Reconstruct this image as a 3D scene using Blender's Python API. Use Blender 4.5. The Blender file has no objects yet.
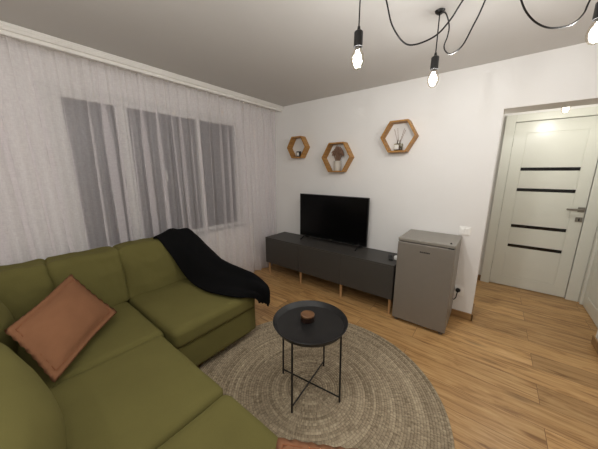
import bpy, bmesh, math, random
from mathutils import Vector, Matrix, noise
random.seed(7)
PI = math.pi
S = bpy.context.scene
COL = S.collection

# ------------------------------------------------------------------ helpers
def lin(h):
    h = h.lstrip('#')
    c = [int(h[i:i+2], 16)/255 for i in (0, 2, 4)]
    return tuple([(x/12.92 if x <= .04045 else ((x+.055)/1.055)**2.4) for x in c] + [1.0])

def new_mat(name):
    m = bpy.data.materials.new(name); m.use_nodes = True
    nt = m.node_tree
    return m, nt, nt.nodes, nt.links, nt.nodes['Principled BSDF']

def simple(name, col, rough=.5, metal=0, spec=.5, var=.06, scale=30, bump=0, bscale=200, coat=0):
    m, nt, N, L, b = new_mat(name)
    b.inputs['Roughness'].default_value = rough
    b.inputs['Metallic'].default_value = metal
    b.inputs['Specular IOR Level'].default_value = spec
    b.inputs['Coat Weight'].default_value = coat
    tc = N.new('ShaderNodeTexCoord')
    n = N.new('ShaderNodeTexNoise'); n.inputs['Scale'].default_value = scale; n.inputs['Detail'].default_value = 4
    L.new(tc.outputs['Object'], n.inputs['Vector'])
    mx = N.new('ShaderNodeMix'); mx.data_type = 'RGBA'
    c = lin(col)
    mx.inputs['A'].default_value = tuple([min(1, x*(1-var)) for x in c[:3]]+[1])
    mx.inputs['B'].default_value = tuple([min(1, x*(1+var)) for x in c[:3]]+[1])
    L.new(n.outputs['Fac'], mx.inputs['Factor']); L.new(mx.outputs['Result'], b.inputs['Base Color'])
    if bump:
        n2 = N.new('ShaderNodeTexNoise'); n2.inputs['Scale'].default_value = bscale; n2.inputs['Detail'].default_value = 3
        L.new(tc.outputs['Object'], n2.inputs['Vector'])
        bp = N.new('ShaderNodeBump'); bp.inputs['Strength'].default_value = bump; bp.inputs['Distance'].default_value = .003
        L.new(n2.outputs['Fac'], bp.inputs['Height']); L.new(bp.outputs['Normal'], b.inputs['Normal'])
    return m

def fabric(name, col, var=.15, sheen=.3, rough=.95, weave=420):
    m, nt, N, L, b = new_mat(name)
    b.inputs['Roughness'].default_value = rough
    b.inputs['Specular IOR Level'].default_value = .15
    b.inputs['Sheen Weight'].default_value = sheen
    b.inputs['Sheen Roughness'].default_value = .5
    b.inputs['Sheen Tint'].default_value = lin(col)
    tc = N.new('ShaderNodeTexCoord')
    n1 = N.new('ShaderNodeTexNoise'); n1.inputs['Scale'].default_value = 5; n1.inputs['Detail'].default_value = 5
    n2 = N.new('ShaderNodeTexNoise'); n2.inputs['Scale'].default_value = weave; n2.inputs['Detail'].default_value = 2
    for n in (n1, n2): L.new(tc.outputs['Object'], n.inputs['Vector'])
    ad = N.new('ShaderNodeMath'); ad.operation = 'MULTIPLY_ADD'; ad.inputs[1].default_value = .45
    L.new(n2.outputs['Fac'], ad.inputs[0]); 
    m2 = N.new('ShaderNodeMath'); m2.operation = 'MULTIPLY'; m2.inputs[1].default_value = .55
    L.new(n1.outputs['Fac'], m2.inputs[0]); L.new(m2.outputs[0], ad.inputs[2])
    mx = N.new('ShaderNodeMix'); mx.data_type = 'RGBA'
    c = lin(col)
    mx.inputs['A'].default_value = tuple([x*(1-2*var) for x in c[:3]]+[1])
    mx.inputs['B'].default_value = tuple([min(1, x*(1+2*var)) for x in c[:3]]+[1])
    L.new(ad.outputs[0], mx.inputs['Factor']); L.new(mx.outputs['Result'], b.inputs['Base Color'])
    bp = N.new('ShaderNodeBump'); bp.inputs['Strength'].default_value = .35; bp.inputs['Distance'].default_value = .002
    L.new(ad.outputs[0], bp.inputs['Height']); L.new(bp.outputs['Normal'], b.inputs['Normal'])
    return m

def wood(name, c1, c2, axis='X', rough=.45, scale=1.0):
    m, nt, N, L, b = new_mat(name)
    b.inputs['Roughness'].default_value = rough
    tc = N.new('ShaderNodeTexCoord'); mp = N.new('ShaderNodeMapping')
    sc = {'X': (3, 45, 45), 'Y': (45, 3, 45), 'Z': (45, 45, 3)}[axis]
    mp.inputs['Scale'].default_value = tuple(s*scale for s in sc)
    L.new(tc.outputs['Object'], mp.inputs['Vector'])
    n = N.new('ShaderNodeTexNoise'); n.inputs['Scale'].default_value = 1; n.inputs['Detail'].default_value = 6; n.inputs['Distortion'].default_value = .6
    L.new(mp.outputs['Vector'], n.inputs['Vector'])
    r = N.new('ShaderNodeValToRGB'); r.color_ramp.elements[0].position = .3; r.color_ramp.elements[1].position = .7
    r.color_ramp.elements[0].color = lin(c1); r.color_ramp.elements[1].color = lin(c2)
    L.new(n.outputs['Fac'], r.inputs['Fac']); L.new(r.outputs['Color'], b.inputs['Base Color'])
    return m

def link(o, parent=None):
    COL.objects.link(o)
    if parent: o.parent = parent
    return o

def root_loc(o):
    v = Vector((0, 0, 0))
    while o: v = v + o.location; o = o.parent
    return v

def obj(name, bm, mat, parent=None, smooth=False, sharp=40):
    """bm holds world coordinates; the object keeps its parent's origin."""
    if parent is not None:
        bmesh.ops.translate(bm, verts=bm.verts, vec=-root_loc(parent))
    bmesh.ops.recalc_face_normals(bm, faces=bm.faces)
    me = bpy.data.meshes.new(name); bm.to_mesh(me); bm.free()
    mats = mat if isinstance(mat, (list, tuple)) else [mat]
    for mm in mats: me.materials.append(mm)
    if smooth:
        for p in me.polygons: p.use_smooth = True
        if sharp: me.set_sharp_from_angle(angle=math.radians(sharp))
    return link(bpy.data.objects.new(name, me), parent)

def thing(name, label, cat, loc=(0, 0, 0), group=None):
    o = bpy.data.objects.new(name, None); o.empty_display_size = .05
    link(o); o.location = loc; o['label'] = label; o['category'] = cat
    if group: o['group'] = group
    return o

def tag(o, label, cat, group=None):
    o['label'] = label; o['category'] = cat
    if group: o['group'] = group
    return o

def struct_empty(name, loc=(0, 0, 0)):
    o = bpy.data.objects.new(name, None); link(o); o.location = loc; o['kind'] = 'structure'; return o

def struct(name, bm, mat, parent=None, **k):
    o = obj(name, bm, mat, parent, **k)
    if parent is None: o['kind'] = 'structure'
    return o

def box(bm, x0, x1, y0, y1, z0, z1, bev=0, seg=2):
    r = bmesh.ops.create_cube(bm, size=1)
    vs = r['verts']
    for v in vs:
        v.co = Vector((x0+(v.co.x+.5)*(x1-x0), y0+(v.co.y+.5)*(y1-y0), z0+(v.co.z+.5)*(z1-z0)))
    if bev:
        es = list({e for v in vs for e in v.link_edges})
        bmesh.ops.bevel(bm, geom=es, offset=bev, segments=seg, affect='EDGES', profile=.5)
    return bm

def B(*a, **k): return box(bmesh.new(), *a, **k)

def lathe(bm, prof, c=(0, 0, 0), seg=32, M=None):
    rings = []
    for r, z in prof:
        ring = []
        if r < 1e-6:
            ring = [bm.verts.new((c[0], c[1], c[2]+z))]
        else:
            for k in range(seg):
                a = 2*PI*k/seg
                ring.append(bm.verts.new((c[0]+r*math.cos(a), c[1]+r*math.sin(a), c[2]+z)))
        rings.append(ring)
    for a, b in zip(rings, rings[1:]):
        if len(a) == 1 and len(b) == 1: continue
        for k in range(seg):
            k2 = (k+1) % seg
            if len(a) == 1: bm.faces.new((a[0], b[k], b[k2]))
            elif len(b) == 1: bm.faces.new((a[k], a[k2], b[0]))
            else: bm.faces.new((a[k], a[k2], b[k2], b[k]))
    return bm

def catmull(P, n=8):
    P = [Vector(p) for p in P]
    Q = [P[0]*2-P[1]]+P+[P[-1]*2-P[-2]]
    out = []
    for i in range(1, len(Q)-2):
        for k in range(n):
            t = k/n
            a, b, c, d = Q[i-1], Q[i], Q[i+1], Q[i+2]
            out.append(.5*((2*b)+(c-a)*t+(2*a-5*b+4*c-d)*t*t+(3*b-a-3*c+d)*t**3))
    out.append(P[-1])
    return out

def tube(bm, pts, r, seg=8, caps=True, r2=None):
    pts = [Vector(p) for p in pts]
    n = len(pts); rings = []
    t0 = (pts[1]-pts[0]).normalized()
    u = t0.orthogonal().normalized()
    for i, p in enumerate(pts):
        t = (pts[min(i+1, n-1)]-pts[max(i-1, 0)]).normalized()
        u = (u-t*u.dot(t)).normalized(); w = t.cross(u)
        rr = r if r2 is None else r+(r2-r)*i/(n-1)
        rings.append([bm.verts.new(p+(u*math.cos(2*PI*k/seg)+w*math.sin(2*PI*k/seg))*rr) for k in range(seg)])
    for a, b in zip(rings, rings[1:]):
        for k in range(seg):
            bm.faces.new((a[k], a[(k+1) % seg], b[(k+1) % seg], b[k]))
    if caps:
        bm.faces.new(rings[0][::-1]); bm.faces.new(rings[-1])
    return bm

def softbox(x0, x1, y0, y1, z0, z1, r=.05, puff=(0, 0, 0), n=14, wr=.004, wf=5.0, shear=None, seed=0, skew=None):
    """a stuffed cushion: rounded box, crowned faces, soft wrinkles"""
    bm = bmesh.new()
    bmesh.ops.create_cube(bm, size=2)
    bmesh.ops.subdivide_edges(bm, edges=bm.edges[:], cuts=n, use_grid_fill=True)
    h = Vector(((x1-x0)/2, (y1-y0)/2, (z1-z0)/2)); c = Vector(((x0+x1)/2, (y0+y1)/2, (z0+z1)/2))
    off = Vector((seed*3.1, seed*1.7, seed*.9))
    for v in bm.verts:
        # pull samples towards edges so that the rounding is well resolved
        q = Vector([math.copysign(abs(k)**.75, k) for k in v.co])
        p = Vector((q.x*h.x, q.y*h.y, q.z*h.z))
        inner = Vector([max(-h[i]+r, min(h[i]-r, p[i])) for i in range(3)])
        d = p-inner
        if d.length > 1e-9:
            d = d.normalized()*r
            p = inner+d
        u, w, s = p.x/h.x, p.y/h.y, p.z/h.z
        p.z += math.copysign(puff[2], s)*(1-u*u)*(1-w*w)*min(1, abs(s)*1.2)
        p.x += math.copysign(puff[0], u)*(1-w*w)*(1-s*s)*abs(u)
        p.y += math.copysign(puff[1], w)*(1-u*u)*(1-s*s)*abs(w)
        P = p+c
        nn = noise.noise(P*wf+off)+.5*noise.noise(P*wf*2.3+off)
        dirn = Vector((u**3, w**3, s**3))
        if dirn.length > 1e-6: P += dirn.normalized()*nn*wr
        if shear: P = shear(P)
        v.co = P
    return bm

# ------------------------------------------------------------------ materials
M_wall = simple('wall_paint', '#f0eeeb', .85, spec=.2, var=.012, scale=6, bump=.08, bscale=350)
M_ceil = simple('ceiling_paint', '#d6d3cf', .9, spec=.15, var=.012, scale=6, bump=.05, bscale=300)
M_white = simple('white_lacquer', '#e4e3da', .35, var=.01)
M_door = simple('door_laminate', '#e2e2d8', .28, var=.015, scale=12)
M_groove = simple('groove_grey', '#b5b4ac', .6, var=.02)
M_plastic = simple('white_plastic', '#fbfaf6', .35, var=.01)
M_upvc = simple('white_window_plastic', '#dddcd8', .4, var=.01)
M_rail = simple('white_rail_plastic', '#efece6', .5, var=.01)
M_radi = simple('radiator_enamel', '#efede8', .35, var=.01)
M_olive = fabric('olive_upholstery', '#686238', .13, .15)
M_olive_dark = fabric('olive_underside', '#3c3820', .1, .1)
M_terra = fabric('terracotta_cotton', '#8b6146', .1, .1)
M_black_fab = fabric('black_fleece', '#0a0a0b', .2, .06, weave=250)
M_console = simple('anthracite_laminate', '#423f3b', .5, var=.05, scale=60)
M_console_d = simple('anthracite_gap', '#201f1d', .6, var=.05)
M_black = simple('black_metal', '#1b1a1a', .42, var=.06, spec=.4)
M_tvb = simple('black_plastic', '#121212', .4, var=.05)
M_screen = simple('tv_screen', '#060607', .22, var=.02, spec=.25)
M_blackglass = simple('black_glass', '#0c0c0d', .12, var=.02)
M_steel = simple('brushed_steel', '#8f8a82', .34, metal=.85, var=.05, scale=40)
M_inox_d = simple('inox_door', '#847d74', .40, metal=.15, var=.03, scale=25)
M_inox = simple('inox_body', '#98938b', .45, metal=.35, var=.03, scale=25)
M_rubber = simple('black_rubber', '#111111', .7, var=.05)
M_legw = wood('light_beech', '#b98f62', '#d3ab7c', 'Z')
M_hex = wood('honey_oak', '#9a6a2e', '#bb8a48', 'Y', .5)
M_walnut = wood('walnut', '#4a2f1c', '#805a38', 'X', .35, 1.5)
M_skirt = wood('oak_skirting', '#8f6d45', '#a98558', 'X')
M_tin = simple('tin_pot', '#cfc8bd', .5, metal=.0, var=.12, scale=60)
M_dried = simple('dried_flowers', '#8f705c', .9, var=.3, scale=90)
M_reed = simple('rattan_reed', '#9a7f70', .8, var=.1)
M_label = simple('paper_label', '#e6e2da', .7, var=.02)
M_candle = simple('dark_jar', '#2a2726', .3, var=.1)
M_grille = simple('radiator_grille', '#cfcdc8', .5, var=.02)

def glass(name, col, refl=.08, rough=.05):
    m, nt, N, L, b = new_mat(name)
    out = N['Material Output']
    t = N.new('ShaderNodeBsdfTransparent'); t.inputs['Color'].default_value = lin(col)
    g = N.new('ShaderNodeBsdfGlossy'); g.inputs['Roughness'].default_value = rough
    g.inputs['Color'].default_value = (1, 1, 1, 1)
    mx = N.new('ShaderNodeMixShader')
    mx.inputs['Fac'].default_value = refl; L.new(t.outputs['BSDF'], mx.inputs[1]); L.new(g.outputs['BSDF'], mx.inputs[2])
    L.new(mx.outputs['Shader'], out.inputs['Surface'])
    N.remove(b)
    return m
M_bulbglass = glass('bulb_glass', '#f6f2ea')
M_bottle = glass('bottle_glass', '#d9d5c4')
M_liquid = glass('diffuser_oil', '#d8c89a')
M_pane = glass('window_glass', '#9a9da0', rough=.4)

def emit(name, col, strength):
    m, nt, N, L, b = new_mat(name)
    e = N.new('ShaderNodeEmission'); e.inputs['Color'].default_value = col; e.inputs['Strength'].default_value = strength
    L.new(e.outputs['Emission'], N['Material Output'].inputs['Surface']); N.remove(b)
    return m
WARM = (.93, .955, 1.0)
M_fil = emit('lit_filament', WARM+(1,), 60)

# sheer curtain: woven voile, part of the light goes straight through the mesh
def mk_sheer():
    m, nt, N, L, b = new_mat('sheer_voile'); out = N['Material Output']
    tc = N.new('ShaderNodeTexCoord'); mp = N.new('ShaderNodeMapping'); mp.inputs['Scale'].default_value = (30, 130, 35)
    L.new(tc.outputs['Object'], mp.inputs['Vector'])
    n = N.new('ShaderNodeTexNoise'); n.inputs['Scale'].default_value = 1; n.inputs['Detail'].default_value = 3
    L.new(mp.outputs['Vector'], n.inputs['Vector'])
    mp2 = N.new('ShaderNodeMapping'); mp2.inputs['Scale'].default_value = (30, 30, 150)
    L.new(tc.outputs['Object'], mp2.inputs['Vector'])
    n2 = N.new('ShaderNodeTexNoise'); n2.inputs['Scale'].default_value = 1; n2.inputs['Detail'].default_value = 3
    L.new(mp2.outputs['Vector'], n2.inputs['Vector'])
    ad = N.new('ShaderNodeMath'); ad.operation = 'ADD'; L.new(n.outputs['Fac'], ad.inputs[0]); L.new(n2.outputs['Fac'], ad.inputs[1])
    mr = N.new('ShaderNodeMapRange'); mr.inputs['From Min'].default_value = .6; mr.inputs['From Max'].default_value = 1.4
    mr.inputs['To Min'].default_value = .34; mr.inputs['To Max'].default_value = .42
    L.new(ad.outputs[0], mr.inputs['Value'])
    d = N.new('ShaderNodeBsdfDiffuse'); d.inputs['Color'].default_value = lin('#f9f3f6')
    t = N.new('ShaderNodeBsdfTranslucent'); t.inputs['Color'].default_value = lin('#f9f3f6')
    mx0 = N.new('ShaderNodeMixShader'); mx0.inputs['Fac'].default_value = .36
    L.new(d.outputs[0], mx0.inputs[1]); L.new(t.outputs[0], mx0.inputs[2])
    tr = N.new('ShaderNodeBsdfTransparent')
    mx = N.new('ShaderNodeMixShader'); L.new(mr.outputs['Result'], mx.inputs['Fac'])
    L.new(tr.outputs[0], mx.inputs[1]); L.new(mx0.outputs[0], mx.inputs[2])
    L.new(mx.outputs[0], out.inputs['Surface']); N.remove(b)
    return m
M_sheer = mk_sheer()

def mk_floor():
    m, nt, N, L, b = new_mat('oak_laminate')
    b.inputs['Roughness'].default_value = .34; b.inputs['Specular IOR Level'].default_value = .45
    tc = N.new('ShaderNodeTexCoord')
    br = N.new('ShaderNodeTexBrick'); br.offset = .37; br.squash = 1
    br.inputs['Scale'].default_value = 1; br.inputs['Brick Width'].default_value = 1.29; br.inputs['Row Height'].default_value = .193
    br.inputs['Mortar Size'].default_value = .0016; br.inputs['Mortar Smooth'].default_value = .3
    br.inputs['Color1'].default_value = (0, 0, 0, 1); br.inputs['Color2'].default_value = (1, 1, 1, 1); br.inputs['Mortar'].default_value = (.5, .5, .5, 1)
    mpb = N.new('ShaderNodeMapping'); mpb.inputs['Location'].default_value = (.33, .05, 0)
    L.new(tc.outputs['Object'], mpb.inputs['Vector']); L.new(mpb.outputs['Vector'], br.inputs['Vector'])
    # grain, different for every plank
    sep = N.new('ShaderNodeSeparateXYZ'); L.new(tc.outputs['Object'], sep.inputs[0])
    mul = N.new('ShaderNodeMath'); mul.operation = 'MULTIPLY'; mul.inputs[1].default_value = 17.0; L.new(br.outputs['Color'], mul.inputs[0])
    cmb = N.new('ShaderNodeCombineXYZ')
    ax = N.new('ShaderNodeMath'); ax.operation = 'MULTIPLY'; ax.inputs[1].default_value = 2.6; L.new(sep.outputs['X'], ax.inputs[0])
    ay = N.new('ShaderNodeMath'); ay.operation = 'MULTIPLY'; ay.inputs[1].default_value = 26; L.new(sep.outputs['Y'], ay.inputs[0])
    L.new(ax.outputs[0], cmb.inputs['X']); L.new(ay.outputs[0], cmb.inputs['Y']); L.new(mul.outputs[0], cmb.inputs['Z'])
    n = N.new('ShaderNodeTexNoise'); n.inputs['Scale'].default_value = 1; n.inputs['Detail'].default_value = 8; n.inputs['Roughness'].default_value = .62; n.inputs['Distortion'].default_value = 1.2
    L.new(cmb.outputs[0], n.inputs['Vector'])
    r = N.new('ShaderNodeValToRGB')
    e = r.color_ramp.elements; e[0].position = .30; e[0].color = lin('#82592f'); e[1].position = .72; e[1].color = lin('#d2ad7a')
    k = r.color_ramp.elements.new(.5); k.color = lin('#bd935f')
    L.new(n.outputs['Fac'], r.inputs['Fac'])
    # broad tone of a plank
    sc = N.new('ShaderNodeMath'); sc.operation = 'MULTIPLY_ADD'; sc.inputs[1].default_value = .3; sc.inputs[2].default_value = .84
    L.new(br.outputs['Color'], sc.inputs[0])
    mm = N.new('ShaderNodeMix'); mm.data_type = 'RGBA'; mm.blend_type = 'MULTIPLY'; mm.inputs['Factor'].default_value = 1
    L.new(r.outputs['Color'], mm.inputs['A']); L.new(sc.outputs[0], mm.inputs['B'])
    # knots
    vo = N.new('ShaderNodeTexVoronoi'); vo.inputs['Scale'].default_value = 1
    mpv = N.new('ShaderNodeMapping'); mpv.inputs['Scale'].default_value = (1.6, 5.5, 1)
    L.new(tc.outputs['Object'], mpv.inputs['Vector']); L.new(mpv.outputs[0], vo.inputs['Vector'])
    kr = N.new('ShaderNodeMapRange'); kr.inputs['From Min'].default_value = .03; kr.inputs['From Max'].default_value = .16
    kr.inputs['To Min'].default_value = .62; kr.inputs['To Max'].default_value = 1
    L.new(vo.outputs['Distance'], kr.inputs['Value'])
    mk = N.new('ShaderNodeMix'); mk.data_type = 'RGBA'; mk.blend_type = 'MULTIPLY'; mk.inputs['Factor'].default_value = 1
    L.new(mm.outputs['Result'], mk.inputs['A']); L.new(kr.outputs['Result'], mk.inputs['B'])
    mo = N.new('ShaderNodeMix'); mo.data_type = 'RGBA'; mo.inputs['B'].default_value = lin('#6f4c2b')
    L.new(br.outputs['Fac'], mo.inputs['Factor']); L.new(mk.outputs['Result'], mo.inputs['A'])
    L.new(mo.outputs['Result'], b.inputs['Base Color'])
    bp = N.new('ShaderNodeBump'); bp.inputs['Strength'].default_value = .12; bp.inputs['Distance'].default_value = .002
    L.new(n.outputs['Fac'], bp.inputs['Height']); L.new(bp.outputs['Normal'], b.inputs['Normal'])
    return m
M_floor = mk_floor()

def mk_rug():
    m, nt, N, L, b = new_mat('braided_jute')
    b.inputs['Roughness'].default_value = .95; b.inputs['Specular IOR Level'].default_value = .1
    tc = N.new('ShaderNodeTexCoord'); sp = N.new('ShaderNodeSeparateXYZ'); L.new(tc.outputs['Object'], sp.inputs[0])
    def M(op, a=None, b_=None, v=None):
        q = N.new('ShaderNodeMath'); q.operation = op
        for i, x in enumerate((a, b_)):
            if x is None: continue
            if isinstance(x, (int, float)): q.inputs[i].default_value = x
            else: L.new(x, q.inputs[i])
        return q.outputs[0]
    x, y = sp.outputs['X'], sp.outputs['Y']
    r = M('SQRT', M('ADD', M('MULTIPLY', x, x), M('MULTIPLY', y, y)))
    th = M('ARCTAN2', y, x)
    ring = M('FLOOR', M('DIVIDE', r, RUGP))
    cm = N.new('ShaderNodeCombineXYZ')
    # strand slant along the braid: one stitch about 16 mm long
    L.new(M('MULTIPLY', th, M('MULTIPLY', M('ADD', ring, .5), RUGP/.009)), cm.inputs['X'])
    L.new(M('MULTIPLY', ring, 7.31), cm.inputs['Y']); L.new(M('MULTIPLY', r, 12), cm.inputs['Z'])
    n = N.new('ShaderNodeTexNoise'); n.inputs['Scale'].default_value = 1; n.inputs['Detail'].default_value = 2
    L.new(cm.outputs[0], n.inputs['Vector'])
    # slow tone change from ring to ring
    cm2 = N.new('ShaderNodeCombineXYZ'); L.new(M('MULTIPLY', ring, .9), cm2.inputs['X']); L.new(M('MULTIPLY', th, .6), cm2.inputs['Y'])
    n2 = N.new('ShaderNodeTexNoise'); n2.inputs['Scale'].default_value = 1; L.new(cm2.outputs[0], n2.inputs['Vector'])
    fac = M('ADD', M('MULTIPLY', n.outputs['Fac'], .55), M('MULTIPLY', n2.outputs['Fac'], .45))
    fr = M('FRACT', M('DIVIDE', r, RUGP))
    groove_shade = M('LESS_THAN', M('ABSOLUTE', M('SUBTRACT', fr, .02)), .16)  # shade between the braids, painted into the colour to strengthen the ridges
    fac = M('SUBTRACT', fac, M('MULTIPLY', groove_shade, .12))
    rp = N.new('ShaderNodeValToRGB'); e = rp.color_ramp.elements
    e[0].position = .3; e[0].color = lin('#6f624f'); e[1].position = .72; e[1].color = lin('#d2c2a5')
    k = e.new(.5); k.color = lin('#a0917a')
    L.new(fac, rp.inputs['Fac']); L.new(rp.outputs['Color'], b.inputs['Base Color'])
    bp = N.new('ShaderNodeBump'); bp.inputs['Strength'].default_value = .6; bp.inputs['Distance'].default_value = .004
    L.new(n.outputs['Fac'], bp.inputs['Height']); L.new(bp.outputs['Normal'], b.inputs['Normal'])
    return m
RUGP = .0165
M_rug = mk_rug()

# ------------------------------------------------------------------ room shell
H = 2.332; XW = -.06; XR = 4.35; YF = -4.3; XE = 2.6385; TW = .2417; ZL = 1.955
YD = 1.2006; XH = 3.5866; HXL = 1.45
struct('floor', B(-.25, XR+.2, YF-.2, 1.45, -.08, 0), M_floor)
struct('ceiling', B(-.25, XR+.2, YF-.2, 1.45, H, H+.08), M_ceil)
# window wall with its opening
WY0, WY1, WZ0, WZ1 = -2.40, -.58, .70, 2.08
bm = bmesh.new()
for y0, y1, z0, z1 in ((YF-.2, WY0, 0, H), (WY1, .12, 0, H), (WY0, WY1, 0, WZ0), (WY0, WY1, WZ1, H)):
    box(bm, -.25, XW, y0, y1, z0, z1)
struct('wall_left', bm, M_wall)
bm = bmesh.new()
box(bm, XW, XE, 0, TW, 0, H, .004); box(bm, 3.5, XR, 0, TW, 0, H, .004); box(bm, XE-.004, 3.504, 0, TW, ZL, H)
struct('wall_back', bm, M_wall)
struct('wall_right', B(XR, XR+.15, YF-.2, .3, 0, H), M_wall)
struct('wall_front', B(-.25, XR+.2, YF-.15, YF, 0, H), M_wall)
# hall behind the opening
DX0, DX1, DH = 2.758, 3.465, 2.004
bm = bmesh.new()
box(bm, HXL, DX0-.02, YD+.02, YD+.14, 0, H); box(bm, DX1+.02, XH+.1, YD+.02, YD+.14, 0, H); box(bm, DX0-.02, DX1+.02, YD+.02, YD+.14, DH+.02, H)
struct('wall_hall_back', bm, M_wall)
struct('wall_hall_left', B(HXL-.1, HXL, TW, YD+.14, 0, H), M_wall)
D2Y0, D2Y1 = .44, 1.12
bm = bmesh.new()
box(bm, XH, XH+.1, TW, D2Y0-.02, 0, H); box(bm, XH, XH+.1, D2Y1+.02, YD+.14, 0, H); box(bm, XH, XH+.1, D2Y0-.02, D2Y1+.02, DH+.02, H)
struct('wall_hall_right', bm, M_wall)
# oak skirting
def skirting(name, segs):
    bm = bmesh.new()
    for x0, x1, y0, y1 in segs: box(bm, x0, x1, y0, y1, 0, .072, .003)
    struct(name, bm, M_skirt)
skirting('baseboard_back', [(.0, XE+.013, -.013, 0), (XE, XE+.013, -.013, TW+.013)])
skirting('baseboard_back_right', [(3.487, XR, -.013, 0), (3.487, 3.5, -.013, TW+.013)])
skirting('baseboard_hall_left', [(HXL, DX0-.09, YD+.007, YD+.02), (XE-1, XE+.013, TW, TW+.013)])
skirting('baseboard_right', [(XR-.013, XR, YF, -.013)])

# window_1 : white frame, mullions, dark panes of night
win = struct_empty('window_1', (-.09, -1.49, WZ0))
bm = bmesh.new()
fx0, fx1 = -.15, -.054
PY0, PY1, PZ0, PZ1 = -2.293, -.668, .775, 2.010
box(bm, fx0, fx1, WY0-.02, PY0, WZ0-.0, WZ1+.02, .003); box(bm, fx0, fx1, PY1, WY1+.02, WZ0-.0, WZ1+.02, .003)
box(bm, fx0, fx1, PY0-.001, PY1+.001, WZ0, PZ0, .003); box(bm, fx0, fx1, PY0-.001, PY1+.001, PZ1, WZ1+.02, .003)
obj('window_frame', bm, M_upvc, win)
obj('mullion', B(fx0, fx1-.004, -1.945, -1.850, PZ0-.001, PZ1+.001, .003), M_upvc, win)
obj('mullion', B(fx0, fx1-.004, -1.180, -1.135, PZ0-.001, PZ1+.001, .003), M_upvc, win)
for y0, y1 in ((PY0, -1.945), (-1.850, -1.180), (-1.135, PY1)):
    obj('pane', B(-.103, -.097, y0, y1, PZ0, PZ1), M_pane, win)
bm = B(-.09, -.078, -1.578, -1.554, 1.30, 1.37, .003)
tube(bm, [(-.084, -1.566, 1.345), (-.05, -1.566, 1.345)], .008); box(bm, -.056, -.040, -1.577, -1.555, 1.345, 1.46, .004)
obj('sash_handle', bm, M_upvc, win)
obj('sash_stile', B(-.0965, -.086, -1.588, -1.544, PZ0, PZ1, .003), simple('grey_stile', '#77777a', .5), win)
obj('window_sill', B(-.10, -.025, WY0-.03, WY1+.03, WZ0+.040, WZ0+.060, .004), M_upvc, win)

# ------------------------------------------------------------------ doors
def groove_frame(bm, f, a0, a1, z0, z1, w=.005):
    for q in ((a0, a1, z0, z0+w), (a0, a1, z1-w, z1), (a0, a0+w, z0, z1), (a1-w, a1, z0, z1)): f(bm, *q)
d1 = struct_empty('door_1', (DX0, YD, 0))
yl = YD+.003
# leaf built of a solid slab with a really recessed field
bm = bmesh.new()
box(bm, DX0+.002, DX1-.002, yl+.006, yl+.042, .008, DH)
box(bm, DX0+.002, 2.868, yl, yl+.01, .008, DH, .002); box(bm, 3.36, DX1-.002, yl, yl+.01, .008, DH, .002)
box(bm, 2.866, 3.362, yl, yl+.01, .008, .137, .002); box(bm, 2.866, 3.362, yl, yl+.01, 1.88, DH, .002)
box(bm, 2.876, 3.352, yl+.001, yl+.01, .147, 1.870, .003)
obj('door_leaf', bm, M_door, d1)
for z, x0, x1 in ((1.475, 2.872, 3.355), (1.235, 2.872, 3.356), (.794, 2.878, 3.354), (.544, 2.880, 3.357)):
    obj('glass_strip', B(x0, x1, yl-.002, yl+.008, z-.018, z+.018, .001), M_blackglass, d1)
bm = bmesh.new()
for x0, x1 in ((2.664, DX0), (DX1, 3.568)): box(bm, x0, x1, YD-.022, YD+.019, 0, DH+.085, .004)
box(bm, DX0-.001, DX1+.001, YD-.022, YD+.019, DH+.004, DH+.085, .004)
box(bm, DX0-.018, DX0, YD-.008, YD+.06, 0, DH, .002); box(bm, DX1, DX1+.018, YD-.008, YD+.06, 0, DH, .002)
obj('door_casing', bm, M_door, d1)
bm = bmesh.new()
box(bm, 3.404, 3.458, yl-.009, yl-.0005, 1.015, 1.067, .003)
tube(bm, [(3.431, yl-.006, 1.041), (3.431, yl-.05, 1.041)], .010, 12); 
box(bm, 3.313, 3.441, yl-.058, yl-.040, 1.031, 1.051, .004)
obj('door_handle', bm, M_steel, d1)
bm = B(3.402, 3.456, yl-.009, yl-.0005, .905, .957, .003); 
lock = obj('lock_plate', bm, M_steel, d1)
obj('keyhole', B(3.424, 3.434, yl-.011, yl-.008, .917, .945, .003), M_tvb, lock)
for z in (.25, 1.0, 1.78):
    bm = tube(bmesh.new(), [(DX0-.004, yl-.006, z-.05), (DX0-.004, yl-.006, z+.05)], .007, 10)
    obj('door_hinge', bm, M_steel, d1)

d2 = struct_empty('door_2', (XH, D2Y0, 0))
bm = bmesh.new()
xl = XH+.002
box(bm, xl+.006, xl+.04, D2Y0+.002, D2Y1-.002, .008, DH)
box(bm, xl, xl+.01, D2Y0+.002, D2Y0+.11, .008, DH, .002); box(bm, xl, xl+.01, D2Y1-.11, D2Y1-.002, .008, DH, .002)
box(bm, xl, xl+.01, D2Y0+.108, D2Y1-.108, .008, .137, .002); box(bm, xl, xl+.01, D2Y0+.108, D2Y1-.108, 1.88, DH, .002)
box(bm, xl+.001, xl+.01, D2Y0+.118, D2Y1-.118, .147, 1.87, .003)
obj('door_leaf', bm, M_door, d2)
bm = bmesh.new()
for y0, y1 in ((D2Y0-.08, D2Y0), (D2Y1, D2Y1+.06)): box(bm, XH-.018, XH+.019, y0, y1, 0, DH+.085, .004)
box(bm, XH-.018, XH+.019, D2Y0, D2Y1, DH+.004, DH+.085, .004)
obj('door_casing', bm, M_door, d2)

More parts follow.
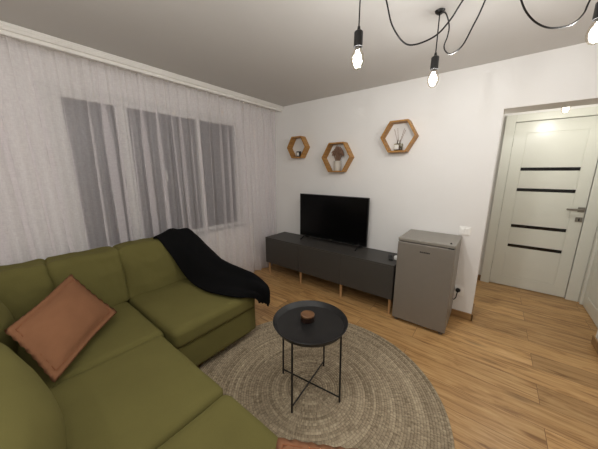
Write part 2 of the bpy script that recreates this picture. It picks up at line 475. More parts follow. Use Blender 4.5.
# ------------------------------------------------------------------ curtain rail, curtains, radiator
rail = thing('curtain_rail', 'long white grooved curtain rail fixed to the ceiling above the sheer curtains', 'curtain rail', (.07, -2, 2.29))
bm = bmesh.new()
box(bm, -.055, .2, YF+.02, -.004, 2.287, H-.0005, .003)
for i in range(3): box(bm, .195, .2045, YF+.02, -.004, 2.294+i*.012, 2.303+i*.012, .002)
obj('rail_body', bm, M_rail, rail)
obj('rail_lip', B(.165, .184, YF+.02, -.012, 2.262, 2.288, .004), M_rail, rail)

def curtain(name, label, ya, yb, seed, spacing, zb, xc=.075):
    rnd = random.Random(seed)
    folds = []; y = ya+.03
    while y < yb-.03:
        folds.append((y, rnd.uniform(.016, .034), rnd.uniform(.55, 1.5), rnd.uniform(-.035, .035), rnd.uniform(-.02, .05)))
        y += rnd.uniform(*spacing)
    nu = int((yb-ya)/.004); nz = 26
    bm = bmesh.new(); grid = []
    for j in range(nz+1):
        tz = j/nz; z = 2.284-(2.284-zb)*tz
        row = []
        for i in range(nu+1):
            s = ya+(yb-ya)*i/nu
            px = xc+.008*math.sin(s*13+seed+tz)+.021*math.sin(s*60+2.2*math.sin(s*5.3+seed)+1.2*tz)*(1-.25*tz)+.005*math.sin(s*140+seed)*max(0, 1-tz*3)
            py = s
            for c, w, a, drift, xo in folds:
                cc = c+drift*tz
                d = (s-cc)/w
                if abs(d) < 1:
                    k = min(1, .25+tz*3)
                    e = (1-d*d)**2
                    py -= a*w*1.25*math.sin(PI*d)*(1-d*d)*k
                    px += (.010+xo*.25)*e*k
            py = max(ya-.01, min(yb+.004, py))
            row.append(bm.verts.new((px+.01*tz, py, z)))
        grid.append(row)
    for a, b in zip(grid, grid[1:]):
        for i in range(nu): bm.faces.new((a[i], a[i+1], b[i+1], b[i]))
    t = tag(obj(name, bm, M_sheer, None, smooth=True, sharp=None), label, 'curtain')
    # heading tape
    return t
curtain('sheer_curtain', 'wide sheer white curtain hanging over the dark window behind the sofa', -3.95, -.69, 3, (.065, .155), .03)
curtain('sheer_curtain', 'narrow gathered sheer white curtain in the corner beside the grey media console', -.685, -.03, 11, (.035, .075), .03, .065)

rad = thing('radiator', 'white panel radiator behind the sheer curtain under the window', 'radiator', (-.02, -1.0, .12))
obj('radiator_panel', B(-.035, .012, -1.75, -.44, .14, .712, .008), M_radi, rad)
bm = bmesh.new()
for i in range(40): box(bm, -.03, .008, -1.74+i*.0325, -1.72+i*.0325, .710, .7155)
obj('top_grille', bm, M_grille, rad)
bm = tube(bmesh.new(), [(-.01, -.44, .19), (-.01, -.40, .19), (-.01, -.40, .001)], .008)
obj('pipe', bm, M_radi, rad)
bm = tube(bmesh.new(), [(-.012, -.445, .60), (-.012, -.385, .60)], .016, 12)
obj('thermostat_valve', bm, M_plastic, rad)
for y in (-1.6, -.6): obj('bracket', B(-.058, -.034, y, y+.03, .2, .65), M_radi, rad)

# ------------------------------------------------------------------ media console
C0, C1, CF, CT, CB = .2028, 1.9869, -.4189, .5446, .1769
con = thing('media_console', 'low anthracite grey three door media console on short wooden legs under the television', 'media console', ((C0+C1)/2, -.21, 0))
MW = (C1-C0)/3
bm = bmesh.new()
box(bm, C0+.001, C1-.001, CF+.018, -.012, CB, CT-.018)
obj('cabinet_body', bm, M_console, con)
obj('top_panel', B(C0, C1, CF, -.010, CT-.018, CT, .002), M_console, con)
for i in range(3):
    obj('cabinet_door', B(C0+MW*i+.0015, C0+MW*(i+1)-.0015, CF, CF+.017, CB+.001, CT-.0195, .0015), M_console, con)
for x in (C0+.03, C0+MW, C0+2*MW, C1-.03):
    for y in (CF+.045, -.06):
        bm = lathe(bmesh.new(), [(0, 0), (.011, 0), (.012, .004), (.017, CB-.004), (.017, CB), (0, CB)], (x, y, 0), 16)
        obj('leg', bm, M_legw, con, smooth=True)

# ------------------------------------------------------------------ television
TX0, TX1, TZ0, TZ1, TY = .596, 1.573, .583, 1.157, -.13
tv = thing('television', 'black flat screen television switched off on the grey media console', 'television', ((TX0+TX1)/2, TY, CT))
bm = B(TX0, TX1, TY, TY+.022, TZ0, TZ1, .004); box(bm, TX0+.12, TX1-.12, TY+.02, TY+.07, TZ0+.05, TZ0+.36, .012)
obj('housing', bm, M_tvb, tv)
obj('screen', B(TX0+.009, TX1-.009, TY-.0015, TY+.004, TZ0+.018, TZ1-.009, .0005), M_screen, tv)
obj('maker_badge', B(1.075, 1.105, TY-.003, TY+.002, TZ0+.006, TZ0+.012), M_steel, tv)
for x in (.675, 1.475):
    bm = bmesh.new()
    tube(bm, [(x, TY+.008, TZ0+.02), (x, TY-.02, TZ0-.01), (x+.004, -.225, CT+.008)], .0085, 10)
    tube(bm, [(x, TY+.012, TZ0+.02), (x, TY+.03, TZ0-.012), (x-.004, -.035, CT+.008)], .0085, 10)
    obj('stand_foot', bm, M_tvb, tv, smooth=True)

# remote and small white plug adapter
rem = thing('remote_control', 'black remote control lying on the right end of the media console', 'remote control', (1.90, -.24, CT))
bm = B(-.022, .022, -.085, .085, .0005, .018, .006)
bmesh.ops.rotate(bm, cent=(0, 0, 0), matrix=Matrix.Rotation(.35, 3, 'Z'), verts=bm.verts)
bmesh.ops.translate(bm, vec=(1.88, -.21, CT), verts=bm.verts)
obj('remote_body', bm, M_tvb, rem)
bm = bmesh.new()
for i in range(5):
    for j in range(3): box(bm, -.014+j*.011, -.007+j*.011, -.07+i*.022, -.06+i*.022, .017, .0195)
bmesh.ops.rotate(bm, cent=(0, 0, 0), matrix=Matrix.Rotation(.35, 3, 'Z'), verts=bm.verts)
bmesh.ops.translate(bm, vec=(1.88, -.21, CT), verts=bm.verts)
obj('keypad', bm, M_rubber, rem)
ad = thing('power_adapter', 'small rounded white adapter beside the remote control next to the fridge', 'adapter', (1.945, -.21, CT))
obj('adapter_body', lathe(bmesh.new(), [(0, .0005), (.024, .0005), (.028, .008), (.027, .03), (.020, .038), (0, .04)], (1.945, -.215, CT), 24), M_plastic, ad, smooth=True)
obj('adapter_pin', tube(bmesh.new(), [(1.945, -.19, CT+.015), (1.945, -.165, CT+.015)], .003), M_steel, ad)

# ------------------------------------------------------------------ fridge
FX, FY, FW, FD, FH = 2.011, -.4525, .463, .438, .8456
fr = thing('mini_fridge', 'small silver grey under counter fridge standing beside the media console', 'fridge', (FX+FW/2, -.23, 0))
obj('fridge_body', B(FX+.002, FX+FW-.002, FY+.045, -.018, .035, FH-.03, .004), M_inox, fr)
obj('fridge_top', B(FX, FX+FW, FY+.004, -.016, FH-.029, FH, .004), M_inox, fr)
dr = obj('fridge_door', B(FX, FX+FW, FY, FY+.042, .03, FH-.036, .006), M_inox_d, fr)
bm = bmesh.new()
x = FX+.195
for w in (.010, .010, .004, .010, .010, .008, .010):
    box(bm, x, x+w, FY-.0016, FY+.002, FH-.110, FH-.099); x += w+.003
obj('brand_lettering', bm, M_tvb, dr)
obj('door_gasket', B(FX+.008, FX+FW-.008, FY+.041, FY+.047, .04, FH-.04), M_rubber, dr)
bm = B(FX+FW-.055, FX+FW-.012, FY-.001, FY+.035, FH-.035, FH-.028, .001)
tube(bm, [(FX+FW-.02, FY+.012, FH-.03), (FX+FW-.045, FY+.05, FH+.006)], .007)
obj('door_hinge', bm, M_rubber, fr)
for x in (FX+.035, FX+FW-.035):
    for y in (FY+.035, -.06):
        obj('foot', lathe(bmesh.new(), [(0, 0), (.016, 0), (.016, .012), (.009, .014), (.009, .036), (0, .036)], (x, y, 0), 16), M_steel if y < -.2 else M_rubber, fr, smooth=True)
pts = catmull([(2.502, -.045, .287), (2.500, -.07, .275), (2.496, -.075, .235), (2.480, -.065, .205), (2.462, -.05, .215), (2.455, -.04, .25), (2.40, -.012, .26), (2.36, -.010, .22)], 8)
cord = obj('power_cord', tube(bmesh.new(), pts, .0042, 8), M_rubber, fr, smooth=True)
bm = lathe(bmesh.new(), [(0, 0), (.019, 0), (.021, .012), (.014, .03), (.008, .042), (0, .044)], (0, 0, 0), 20)
bmesh.ops.rotate(bm, cent=(0, 0, 0), matrix=Matrix.Rotation(PI/2, 3, 'X'), verts=bm.verts)
bmesh.ops.translate(bm, vec=(2.502, -.0125, .29), verts=bm.verts)
obj('plug', bm, M_rubber, cord, smooth=True)

# switch and socket
sw = thing('light_switch', 'white double light switch on the wall above the fridge corner', 'light switch', (2.487, 0, .89))
obj('plate', B(2.441, 2.533, -.008, 0, .850, .933, .003), M_plastic, sw)
for x in (2.452, 2.489): obj('rocker', B(x, x+.034, -.0125, -.007, .862, .921, .002), M_plastic, sw)
so = thing('wall_socket', 'white double power socket low on the wall with a black plug', 'socket', (2.495, 0, .28))
obj('plate', B(2.42, 2.551, -.009, 0, .234, .328, .003), M_plastic, so)
for x in (2.455, 2.502):
    bm = lathe(bmesh.new(), [(.0, .0), (.019, .0), (.021, .003), (.0225, .003), (.0225, -.002)], (0, 0, 0), 24)
    bmesh.ops.rotate(bm, cent=(0, 0, 0), matrix=Matrix.Rotation(PI/2, 3, 'X'), verts=bm.verts)
    bmesh.ops.translate(bm, vec=(x, -.0095, .29), verts=bm.verts)
    obj('socket_cup', bm, M_grille, so, smooth=True)

# ------------------------------------------------------------------ hexagon shelves
def hexshelf(cx, cz, w, label, d=.105, th=.016):
    t = thing('hexagon_shelf', label, 'wall shelf', (cx, -.002, cz), 'hexagonal wooden wall shelves')
    R = w/2; r = R-th*1.155
    for k in range(6):
        a0, a1 = PI/3*k, PI/3*(k+1)
        bm = bmesh.new(); vs = []
        for y in (-d, -.002):
            for rr, a in ((R, a0), (R, a1), (r, a1), (r, a0)):
                vs.append(bm.verts.new((cx+rr*math.cos(a), y, cz+rr*math.sin(a))))
        for f in ((0, 1, 2, 3), (7, 6, 5, 4), (0, 4, 5, 1), (1, 5, 6, 2), (2, 6, 7, 3), (3, 7, 4, 0)):
            bm.faces.new([vs[i] for i in f])
        bmesh.ops.bevel(bm, geom=bm.edges[:], offset=.0012, segments=1, affect='EDGES')
        obj('board', bm, M_hex, t)
    return cz-r*math.sin(PI/3)
f1 = hexshelf(.506, 1.762, .320, 'smallest wooden hexagon shelf on the left holding a little dark candle jar')
f2 = hexshelf(1.111, 1.612, .398, 'middle wooden hexagon shelf above the television holding a pot of dried flowers')
f3 = hexshelf(1.821, 1.794, .356, 'rightmost wooden hexagon shelf, highest on the wall, holding a reed diffuser')

cj = thing('candle_jar', 'small dark candle jar with pale label inside the left hexagon shelf', 'candle', (.515, -.05, f1))
obj('jar', lathe(bmesh.new(), [(0, .0005), (.030, .0005), (.033, .004), (.033, .068), (.030, .072), (.029, .055), (0, .052)], (.515, -.055, f1), 28), M_candle, cj, smooth=True)
bm = bmesh.new()
for i in range(10):
    a0, a1 = -PI/2-.2+i*.09, -PI/2-.2+(i+1)*.09
    q = [bm.verts.new((.515+.0336*math.cos(a), -.055+.0336*math.sin(a), f1+z)) for a, z in ((a0, .015), (a1, .015), (a1, .055), (a0, .055))]
    bm.faces.new(q)
obj('paper_label', bm, M_label, cj)
obj('wick', tube(bmesh.new(), [(.515, -.055, f1+.05), (.516, -.055, f1+.064)], .0012), M_rubber, cj)

fp = thing('flower_pot', 'silvery pot of brown dried flowers inside the middle hexagon shelf', 'flower pot', (1.115, -.055, f2))
obj('pot', lathe(bmesh.new(), [(0, .0005), (.040, .0005), (.043, .004), (.046, .060), (.047, .105), (.049, .108), (.049, .116), (.045, .116), (.042, .1), (0, .095)], (1.115, -.056, f2), 32), M_tin, fp, smooth=True)
rn = random.Random(5)
bmS, bmF = bmesh.new(), bmesh.new()
for i in range(85):
    a = rn.uniform(0, 2*PI); e = rn.uniform(0, 1)**.6
    top = Vector((1.115+.072*e*math.cos(a), -.053+.036*e*math.sin(a), f2+.205+.072*(1-e*e)+rn.uniform(-.03, .01)))
    base = Vector((1.115+.02*e*math.cos(a), -.056+.02*e*math.sin(a), f2+.097))
    tube(bmS, [base, base.lerp(top, .5)+Vector((0, 0, .01)), top], .0014, 4)
    for k in range(5):
        p = top+Vector((rn.uniform(-.012, .012), rn.uniform(-.008, .008), rn.uniform(-.014, .012)))
        bmesh.ops.create_icosphere(bmF, subdivisions=1, radius=rn.uniform(.004, .008), matrix=Matrix.Translation(p))
obj('stems', bmS, M_dried, fp); obj('flower_heads', bmF, M_dried, fp)

rd = thing('reed_diffuser', 'glass reed diffuser bottle with four sticks inside the right hexagon shelf', 'reed diffuser', (1.82, -.055, f3))
cx, cy = 1.822, -.055
obj('bottle', B(cx-.040, cx+.040, cy-.025, cy+.025, f3+.0005, f3+.072, .008, 3), M_bottle, rd)
obj('oil', B(cx-.036, cx+.036, cy-.021, cy+.021, f3+.005, f3+.045, .005), M_liquid, rd)
obj('bottle_label', B(cx-.034, cx+.010, cy-.0262, cy-.0252, f3+.014, f3+.058), M_label, rd)
obj('bottle_collar', lathe(bmesh.new(), [(.0, 0), (.017, 0), (.017, .032), (.006, .033), (.006, .03)], (cx, cy, f3+.0715), 20), M_steel, rd, smooth=True)
for dx, dy, h in ((-.05, -.008, .215), (-.024, .012, .225), (.046, .006, .215), (.064, -.01, .20)):
    obj('reed', tube(bmesh.new(), [(cx-dx*.25, cy, f3+.012), (cx+dx, cy+dy, f3+h)], .0021, 6), M_reed, rd)

# ------------------------------------------------------------------ rug, tray table, wooden jar
RX, RY, RR = 1.846, -1.625, .845
prof = []
nr = int(RR/RUGP)
for i in range(nr, 0, -1):
    r1 = i*RUGP
    for k, hh in ((0, .0085), (.25, .0118), (.5, .0128), (.75, .0118)):
        prof.append((r1-k*RUGP, hh))
prof = [(nr*RUGP-.002, .0008), (nr*RUGP, .004)]+prof+[(0, .0095)]
rug = obj('round_rug', lathe(bmesh.new(), prof, (RX, RY, 0), 144), M_rug)
for v in rug.data.vertices: v.co -= Vector((RX, RY, 0))
rug.location = (RX, RY, 0)
for p in rug.data.polygons: p.use_smooth = True
tag(rug, 'large round greige braided rug lying on the wooden floor under the tray table', 'rug')

TXc, TYc, TR, TZ = 1.8413, -1.6271, .237, .5248
RZ = .0135
tt = thing('tray_table', 'round black metal tray table standing on the braided rug', 'side table', (TXc, TYc, RZ))
bm = lathe(bmesh.new(), [(0, TZ-.034), (TR-.028, TZ-.034), (TR-.022, TZ-.031), (TR-.006, TZ-.002), (TR-.001, TZ), (TR+.001, TZ-.002), (TR, TZ-.005), (TR-.004, TZ-.007), (TR-.018, TZ-.035), (TR-.024, TZ-.038), (0, TZ-.038)], (TXc, TYc, 0), 72)
obj('tray', bm, M_black, tt, smooth=True, sharp=60)
ang = [-1.4592+k*PI/2 for k in range(4)]
LR = TR*.92
feet = [Vector((TXc+LR*math.cos(a), TYc+LR*math.sin(a), RZ)) for a in ang]
for f, a in zip(feet, ang):
    top = Vector((TXc+(LR-.007)*math.cos(a), TYc+(LR-.007)*math.sin(a), TZ-.037))
    bm = tube(bmesh.new(), [f, f.lerp(top, .5), top], .0062, 10)
    obj('leg', bm, M_black, tt, smooth=True)
for i, dz in ((0, .040), (1, .034)):
    p, q = feet[i]+Vector((0, 0, dz)), feet[i+2]+Vector((0, 0, dz))
    obj('cross_bar', tube(bmesh.new(), [p, (p+q)/2, q], .0048, 8), M_black, tt, smooth=True)

jz = TZ-.034
wj = thing('wooden_jar', 'small round dark walnut jar standing on the black tray table', 'jar', (1.806, -1.607, jz))
obj('jar_body', lathe(bmesh.new(), [(0, .0005), (.040, .0005), (.044, .005), (.045, .036), (0, .036)], (1.806, -1.607, jz), 36), simple('dark_stained_wood', '#2e1a10', .4, var=.2, scale=60), wj, smooth=True)
obj('jar_lid', lathe(bmesh.new(), [(0, .0365), (.0445, .0365), (.0455, .039), (.0455, .045), (.043, .0475), (.030, .046), (0, .045)], (1.806, -1.607, jz), 36), M_walnut, wj, smooth=True)

# ------------------------------------------------------------------ corner sofa
sf = thing('corner_sofa', 'large olive green fabric corner sofa along the curtained window', 'sofa', (.9, -2.3, 0))
bm = bmesh.new()
bm.free()
obj('sofa_base', softbox(.20, 1.158, -2.95, -1.478, .080, .335, .022, n=10, wr=.002, seed=1), M_olive, sf, smooth=True, sharp=None)
obj('sofa_base', softbox(1.10, 2.88, -3.02, -2.275, .075, .335, .022, n=10, wr=.002, seed=2), M_olive, sf, smooth=True, sharp=None)
for x, y in ((.27, -1.55), (1.05, -1.55), (.27, -2.85), (2.80, -2.36), (2.80, -2.94), (1.3, -2.36)):
    rz = .014 if (x-RX)**2+(y-RY)**2 < (RR+.05)**2 else 0
    obj('foot', lathe(bmesh.new(), [(0, rz), (.02, rz), (.026, .08), (0, .08)], (x, y, 0), 16), M_rubber, sf, smooth=True)
# back frames
obj('back_frame', softbox(.145, .30, -3.05, -1.515, .08, .795, .05, n=12, wr=.003, seed=3), M_olive, sf, smooth=True, sharp=None)
obj('back_frame', softbox(.30, 1.9, -3.14, -2.99, .08, .72, .05, n=12, wr=.003, seed=4), M_olive, sf, smooth=True, sharp=None)
# seats
seats = [(.37, 1.180, -2.185, -1.485, .448, 5), (.37, 1.085, -2.89, -2.192, .43, 6), (1.075, 1.765, -2.97, -2.215, .437, 7), (1.768, 2.90, -2.97, -2.215, .437, 8)]
for x0, x1, y0, y1, z1, sd in seats:
    obj('seat_cushion', softbox(x0, x1, y0, y1, .300, z1-.008, .042, (0, 0, .014), 18, .0035, 6, seed=sd), M_olive, sf, smooth=True, sharp=None)
# back cushions, leaning
def lean_x(P): return Vector((P.x-(P.z-.42)*.22, P.y, P.z))
def lean_y(P): return Vector((P.x, P.y-(P.z-.42)*.12, P.z))
for y0, y1, zt, sd in ((-2.190, -1.50, .838, 11), (-2.60, -2.170, .836, 12), (-3.06, -2.580, .834, 13)):
    obj('back_cushion', softbox(.225, .45, y0, y1,   .40, zt, .045, (.022, 0, .0), 28, .012, 8, lean_x, sd), M_olive, sf, smooth=True, sharp=None)
obj('back_cushion', softbox(.36, .865, -3.02, -2.835, .40, .86, .085, (0, .07, .0), 18, .006, 5.5, lean_y, 14), M_olive, sf, smooth=True, sharp=None)
obj('back_cushion', softbox(1.02, 2.0, -3.05, -2.826, .40, .84, .10, (0, .105, .0), 20, .006, 5.5, lean_y, 15), M_olive, sf, smooth=True, sharp=None)
# piping and the seam line on the storage front
bm = tube(bmesh.new(), [(1.161, -2.25, .300), (1.162, -1.9, .302), (1.161, -1.50, .301)], .004, 8)
obj('piping', bm, M_olive, sf, smooth=True)

# ------------------------------------------------------------------ cushions
def pillow(name, label, c, mat, thick=.065, flange=.035, seed=0, n=26):
    A, Bq, Cq, D = [Vector(p) for p in c]       # in order around
    nrm = (Cq-A).cross(D-Bq).normalized()
    if nrm.z < 0: nrm = -nrm
    t = thing(name, label, 'cushion', tuple((A+Bq+Cq+D)/4))
    lu = ((Bq-A).length+(Cq-D).length)/2; lv = ((D-A).length+(Cq-Bq).length)/2
    def P(u, v): return (A*(1-u)+Bq*u)*(1-v)+(D*(1-u)+Cq*u)*v
    bm = bmesh.new(); lay = {}
    fu, fv = flange/lu, flange/lv
    for sgn in (1, -1):
        for i in range(n+1):
            for j in range(n+1):
                u, v = i/n, j/n
                edge = i in (0, n) or j in (0, n)
                if edge and sgn < 0: lay[(sgn, i, j)] = lay[(1, i, j)]; continue
                uu = max(0, min(1, (u-fu)/(1-2*fu)))*2-1; vv = max(0, min(1, (v-fv)/(1-2*fv)))*2-1
                hgt = thick*max(0, (1-uu*uu))**.5*max(0, (1-vv*vv))**.5
                p = P(u, v)
                # sides pull in a little between the corners
                pin = .010
                cen = (A+Bq+Cq+D)/4
                p += (cen-p).normalized()*pin*(math.sin(PI*u)*abs(2*v-1)**3+math.sin(PI*v)*abs(2*u-1)**3)
                w = noise.noise(Vector((u*9+seed, v*9, seed)))*.004+noise.noise(Vector((u*4, v*4+seed, 2)))*.006
                ruf = 0
                if u < fu or u > 1-fu or v < fv or v > 1-fv: ruf = .005*math.sin((u*lu+v*lv)*130)
                lay[(sgn, i, j)] = bm.verts.new(p+nrm*(sgn*(hgt+.002 if not edge else 0)+w*min(1, hgt/.03)+ruf))
    for sgn in (1, -1):
        for i in range(n):
            for j in range(n):
                q = [lay[(sgn, i, j)], lay[(sgn, i+1, j)], lay[(sgn, i+1, j+1)], lay[(sgn, i, j+1)]]
                bm.faces.new(q)
    obj('cushion_cover', bm, mat, t, smooth=True, sharp=None)
    # stitched line inside the flange
    bm = bmesh.new()
    ring = []
    m = 40
    for k in range(4*m+1):
        s, e = divmod(k, m) if k < 4*m else (0, 0)
        f = e/m
        u, v = [(f, 0), (1, f), (1-f, 1), (0, 1-f)][s]
        u = fu+u*(1-2*fu); v = fv+v*(1-2*fv)
        cen = (A+Bq+Cq+D)/4; p = P(u, v)
        p += (cen-p).normalized()*.010*(math.sin(PI*u)*abs(2*v-1)**3+math.sin(PI*v)*abs(2*u-1)**3)
        ring.append(p+nrm*.007)
    tube(bm, ring, .0022, 6, caps=False)
    obj('stitching', bm, simple('terracotta_thread', '#8a5636', .9, var=.1), t, smooth=True)
    return t
pillow('throw_pillow', 'terracotta throw pillow with flanged edge leaning in the corner of the green sofa',
       [(.475, -2.505, .765), (.735, -2.345, .505), (1.150, -2.725, .472), (.890, -2.832, .695)], M_terra, .06, .035, 1)
pillow('throw_pillow', 'orange brown cushion at the front end of the sofa, cut by the picture bottom',
       [(2.20, -2.315, .579), (2.61, -2.065, .592), (2.81, -2.47, .535), (2.38, -2.71, .535)], M_terra, .075, .022, 4)

# ------------------------------------------------------------------ black throw blanket
rows = [
 [(.20, -1.885, .80), (.175, -1.70, .81), (.17, -1.55, .79), (.17, -1.50, .62)],
 [(.305, -1.888, .850), (.275, -1.70, .885), (.29, -1.535, .840), (.28, -1.47, .68)],
 [(.405, -1.845, .735), (.43, -1.67, .775), (.43, -1.50, .735), (.41, -1.45, .58)],
 [(.470, -1.780, .560), (.56, -1.64, .665), (.62, -1.50, .655), (.60, -1.44, .50)],
 [(.62, -1.765, .462), (.75, -1.62, .570), (.85, -1.50, .608), (.83, -1.43, .44)],
 [(.88, -1.775, .458), (.98, -1.62, .535), (1.11, -1.50, .598), (1.08, -1.42, .40)],
 [(1.142, -1.680, .458), (1.17, -1.58, .510), (1.235, -1.465, .535), (1.20, -1.41, .36)],
 [(1.222, -1.550, .428), (1.25, -1.50, .450), (1.282, -1.455, .475), (1.24, -1.405, .33)],
 [(1.215, -1.500, .365), (1.238, -1.470, .350), (1.252, -1.455, .335), (1.22, -1.405, .28)]]
cols = [catmull(r, 9) for r in rows]
cols = [catmull([c[k] for c in cols], 8) for k in range(len(cols[0]))]
bm = bmesh.new(); g = []
for i, c in enumerate(cols):
    row = []
    for j, p in enumerate(c):
        u, v = i/(len(cols)-1), j/(len(c)-1)
        fold = .014*math.sin(u*22+3.0*math.sin(v*5))*min(1, u*4, (1-u)*5)*(1-.3*v)+(.2+.8*min(1, (1-u)*6))*.012*noise.noise(Vector((u*7, v*11, 3)))
        row.append(bm.verts.new(p+Vector((fold*.35, 0, abs(fold) if u < .1 else fold+.008))))
    g.append(row)
for a, b in zip(g, g[1:]):
    for j in range(len(a)-1): bm.faces.new((a[j], a[j+1], b[j+1], b[j]))
for _ in range(4): bmesh.ops.smooth_vert(bm, verts=bm.verts, factor=.5, use_axis_x=True, use_axis_y=True, use_axis_z=True)
bl = obj('throw_blanket', bm, M_black_fab, None, smooth=True, sharp=None)
md = bl.modifiers.new('thickness', 'SOLIDIFY'); md.thickness = .016; md.offset = 1
md = bl.modifiers.new('soft', 'SUBSURF'); md.levels = 1; md.render_levels = 1
tag(bl, 'black throw blanket draped over the back and seat end of the green sofa', 'blanket')

# ------------------------------------------------------------------ swag chandelier
CC = Vector((2.60, -1.50, H))
ch = thing('swag_chandelier', 'black swag chandelier with long looping cables and bare filament bulbs on the ceiling', 'chandelier', tuple(CC))
obj('canopy', lathe(bmesh.new(), [(0, -.03), (.055, -.03), (.06, -.026), (.06, -.0005), (0, -.0005)], tuple(CC), 32), M_black, ch, smooth=True)
hooks = [(2.054, -1.554), (2.290, -1.029), (2.921, -1.033), (2.0, -2.35), (2.6, -2.95), (1.72, -2.70), (2.05, -3.5)]  # last four hang unseen, placed to even out the light; final arm is added
BZ = 2.033
def swag(hx, hy, path=None):
    h = Vector((hx, hy, H-.012)); c0 = CC+Vector((0, 0, -.028))
    if path is None:
        path = [h.lerp(c0, t)+Vector((0, 0, -.22*4*t*(1-t)*(.8+.2*math.cos(t*3)))) for t in (.0, .12, .3, .5, .7, .88, 1)]
    else:
        path = [h]+[Vector(p) for p in path]+[c0]
    return catmull(path, 8)
paths = {
 0: [(2.143, -1.545, 2.26), (2.174, -1.542, 2.19), (2.207, -1.539, 2.084), (2.26, -1.534, 2.004), (2.31, -1.529, 1.982), (2.385, -1.521, 1.996), (2.433, -1.516, 2.04), (2.47, -1.513, 2.097)],
 1: [(2.332, -1.093, 2.279), (2.364, -1.141, 2.193), (2.362, -1.138, 2.144), (2.346, -1.114, 2.11), (2.364, -1.141, 2.068), (2.402, -1.2, 2.031), (2.453, -1.277, 2.025), (2.491, -1.335, 2.065), (2.532, -1.396, 2.128)],
 2: [(2.872, -1.104, 2.14), (2.858, -1.125, 2.086), (2.826, -1.172, 2.041), (2.78, -1.238, 2.016), (2.737, -1.301, 2.007), (2.695, -1.362, 2.019), (2.660, -1.412, 2.052), (2.634, -1.450, 2.11), (2.612, -1.483, 2.20)]}
def filament_spread(li):
    li.use_nodes = True
    nt = li.node_tree; N, L = nt.nodes, nt.links
    em = N['Emission']
    tc = N.new('ShaderNodeTexCoord'); sp = N.new('ShaderNodeSeparateXYZ'); L.new(tc.outputs['Normal'], sp.inputs[0])
    mr = N.new('ShaderNodeMapRange'); mr.interpolation_type = 'SMOOTHSTEP'
    mr.inputs['From Min'].default_value = .05; mr.inputs['From Max'].default_value = .7
    mr.inputs['To Min'].default_value = 1; mr.inputs['To Max'].default_value = .34
    L.new(sp.outputs['Z'], mr.inputs['Value']); L.new(mr.outputs['Result'], em.inputs['Strength'])
for i, (hx, hy) in enumerate(hooks):
    BZ = 2.042 if i == 2 else 1.988
    obj('ceiling_hook', lathe(bmesh.new(), [(0, -.018), (.012, -.018), (.022, -.010), (.026, -.0005), (0, -.0005)], (hx, hy, H), 24), M_black, ch, smooth=True)
    obj('swag_cable', tube(bmesh.new(), swag(hx, hy, paths.get(i)), .0034, 8), M_black, ch, smooth=True)
    obj('drop_cable', tube(bmesh.new(), [(hx, hy, H-.012), (hx, hy, 2.22), (hx, hy, BZ+.092)], .0034, 8), M_black, ch, smooth=True)
    obj('lamp_socket', lathe(bmesh.new(), [(0, .06), (.006, .06), (.008, .045), (.019, .038), (.021, .034), (.021, -.028), (.018, -.028), (.018, .0), (0, .0)], (hx, hy, BZ+.072), 24), M_black, ch, smooth=True)
    b = obj('bulb', lathe(bmesh.new(), [(.0135, .062), (.014, .045), (.020, .030), (.029, .010), (.032, -.010), (.029, -.030), (.020, -.045), (.008, -.053), (0, -.055)], (hx, hy, BZ), 28), M_bulbglass, ch, smooth=True)
    bm = bmesh.new()
    for k in range(4):
        a = PI/4+k*PI/2
        tube(bm, [(hx+.006*math.cos(a), hy+.006*math.sin(a), BZ+.03), (hx+.013*math.cos(a), hy+.013*math.sin(a), BZ-.03)], .0022, 6)
    obj('filament', bm, M_fil, b)
    li = bpy.data.lights.new('bulb_light', 'POINT'); li.energy = 12.5; li.color = WARM; li.shadow_soft_size = .027; filament_spread(li)
    lo = bpy.data.objects.new('bulb_light', li); link(lo, ch); lo.location = Vector((hx, hy, BZ))-CC

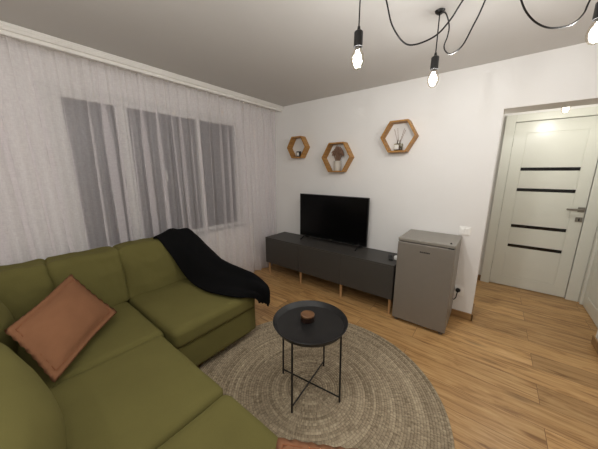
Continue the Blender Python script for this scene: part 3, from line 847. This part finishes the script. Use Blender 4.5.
# lamp of the hall
hl = thing('hall_lamp', 'bright bare bulb lamp hanging in the hall in front of the white door', 'lamp', (3.07, .563, H))
obj('canopy', lathe(bmesh.new(), [(0, -.025), (.04, -.025), (.045, -.02), (.045, -.0005), (0, -.0005)], (3.07, .563, H), 28), M_white, hl, smooth=True)
obj('stem', tube(bmesh.new(), [(3.07, .563, H-.02), (3.07, .563, 2.08)], .006, 10), M_white, hl)
obj('lamp_socket', lathe(bmesh.new(), [(0, .05), (.018, .05), (.022, .04), (.022, -.0), (0, -.0)], (3.07, .563, 2.04), 24), M_white, hl, smooth=True)
b = obj('bulb', lathe(bmesh.new(), [(.0135, .045), (.02, .034), (.030, .012), (.031, -.004), (.026, -.02), (.014, -.03), (0, -.033)], (3.07, .563, 1.99), 28), M_bulbglass, hl, smooth=True)
bm = bmesh.new(); bmesh.ops.create_uvsphere(bm, u_segments=16, v_segments=10, radius=.014, matrix=Matrix.Translation((3.07, .563, 1.99)))
obj('filament', bm, M_fil, b, smooth=True)
li = bpy.data.lights.new('hall_light', 'POINT'); li.energy = 10; li.color = (.98, 1, 1); li.shadow_soft_size = .030
lo = bpy.data.objects.new('hall_light', li); link(lo, hl); lo.location = Vector((3.07, .563, 1.99))-Vector((3.07, .563, H))

# ------------------------------------------------------------------ night outside
w = bpy.data.worlds.new('night'); S.world = w; w.use_nodes = True
bg = w.node_tree.nodes['Background']; bg.inputs['Color'].default_value = (.03, .031, .034, 1); bg.inputs['Strength'].default_value = 1

# ------------------------------------------------------------------ camera
cam = bpy.data.cameras.new('camera'); co = bpy.data.objects.new('camera', cam); link(co)
cam.sensor_width = 36; cam.lens = 248.27/598*36; cam.clip_start = .02
yw, pt, rl = [math.radians(v) for v in (38.0375, 12.0058, .0213)]
fw = Vector((-math.sin(yw)*math.cos(pt), math.cos(yw)*math.cos(pt), -math.sin(pt)))
rt = Vector((math.cos(yw), math.sin(yw), 0)); up = rt.cross(fw)
rt2 = rt*math.cos(rl)+up*math.sin(rl); up2 = up*math.cos(rl)-rt*math.sin(rl)
R = Matrix((rt2, up2, -fw)).transposed().to_4x4()
co.matrix_world = Matrix.Translation((2.6618, -2.7928, 1.444)) @ R
S.camera = co
S.view_settings.view_transform = 'Standard'; S.view_settings.look = 'None'
S.view_settings.exposure = 0.24; S.view_settings.gamma = 1; S.view_settings.use_curve_mapping = False
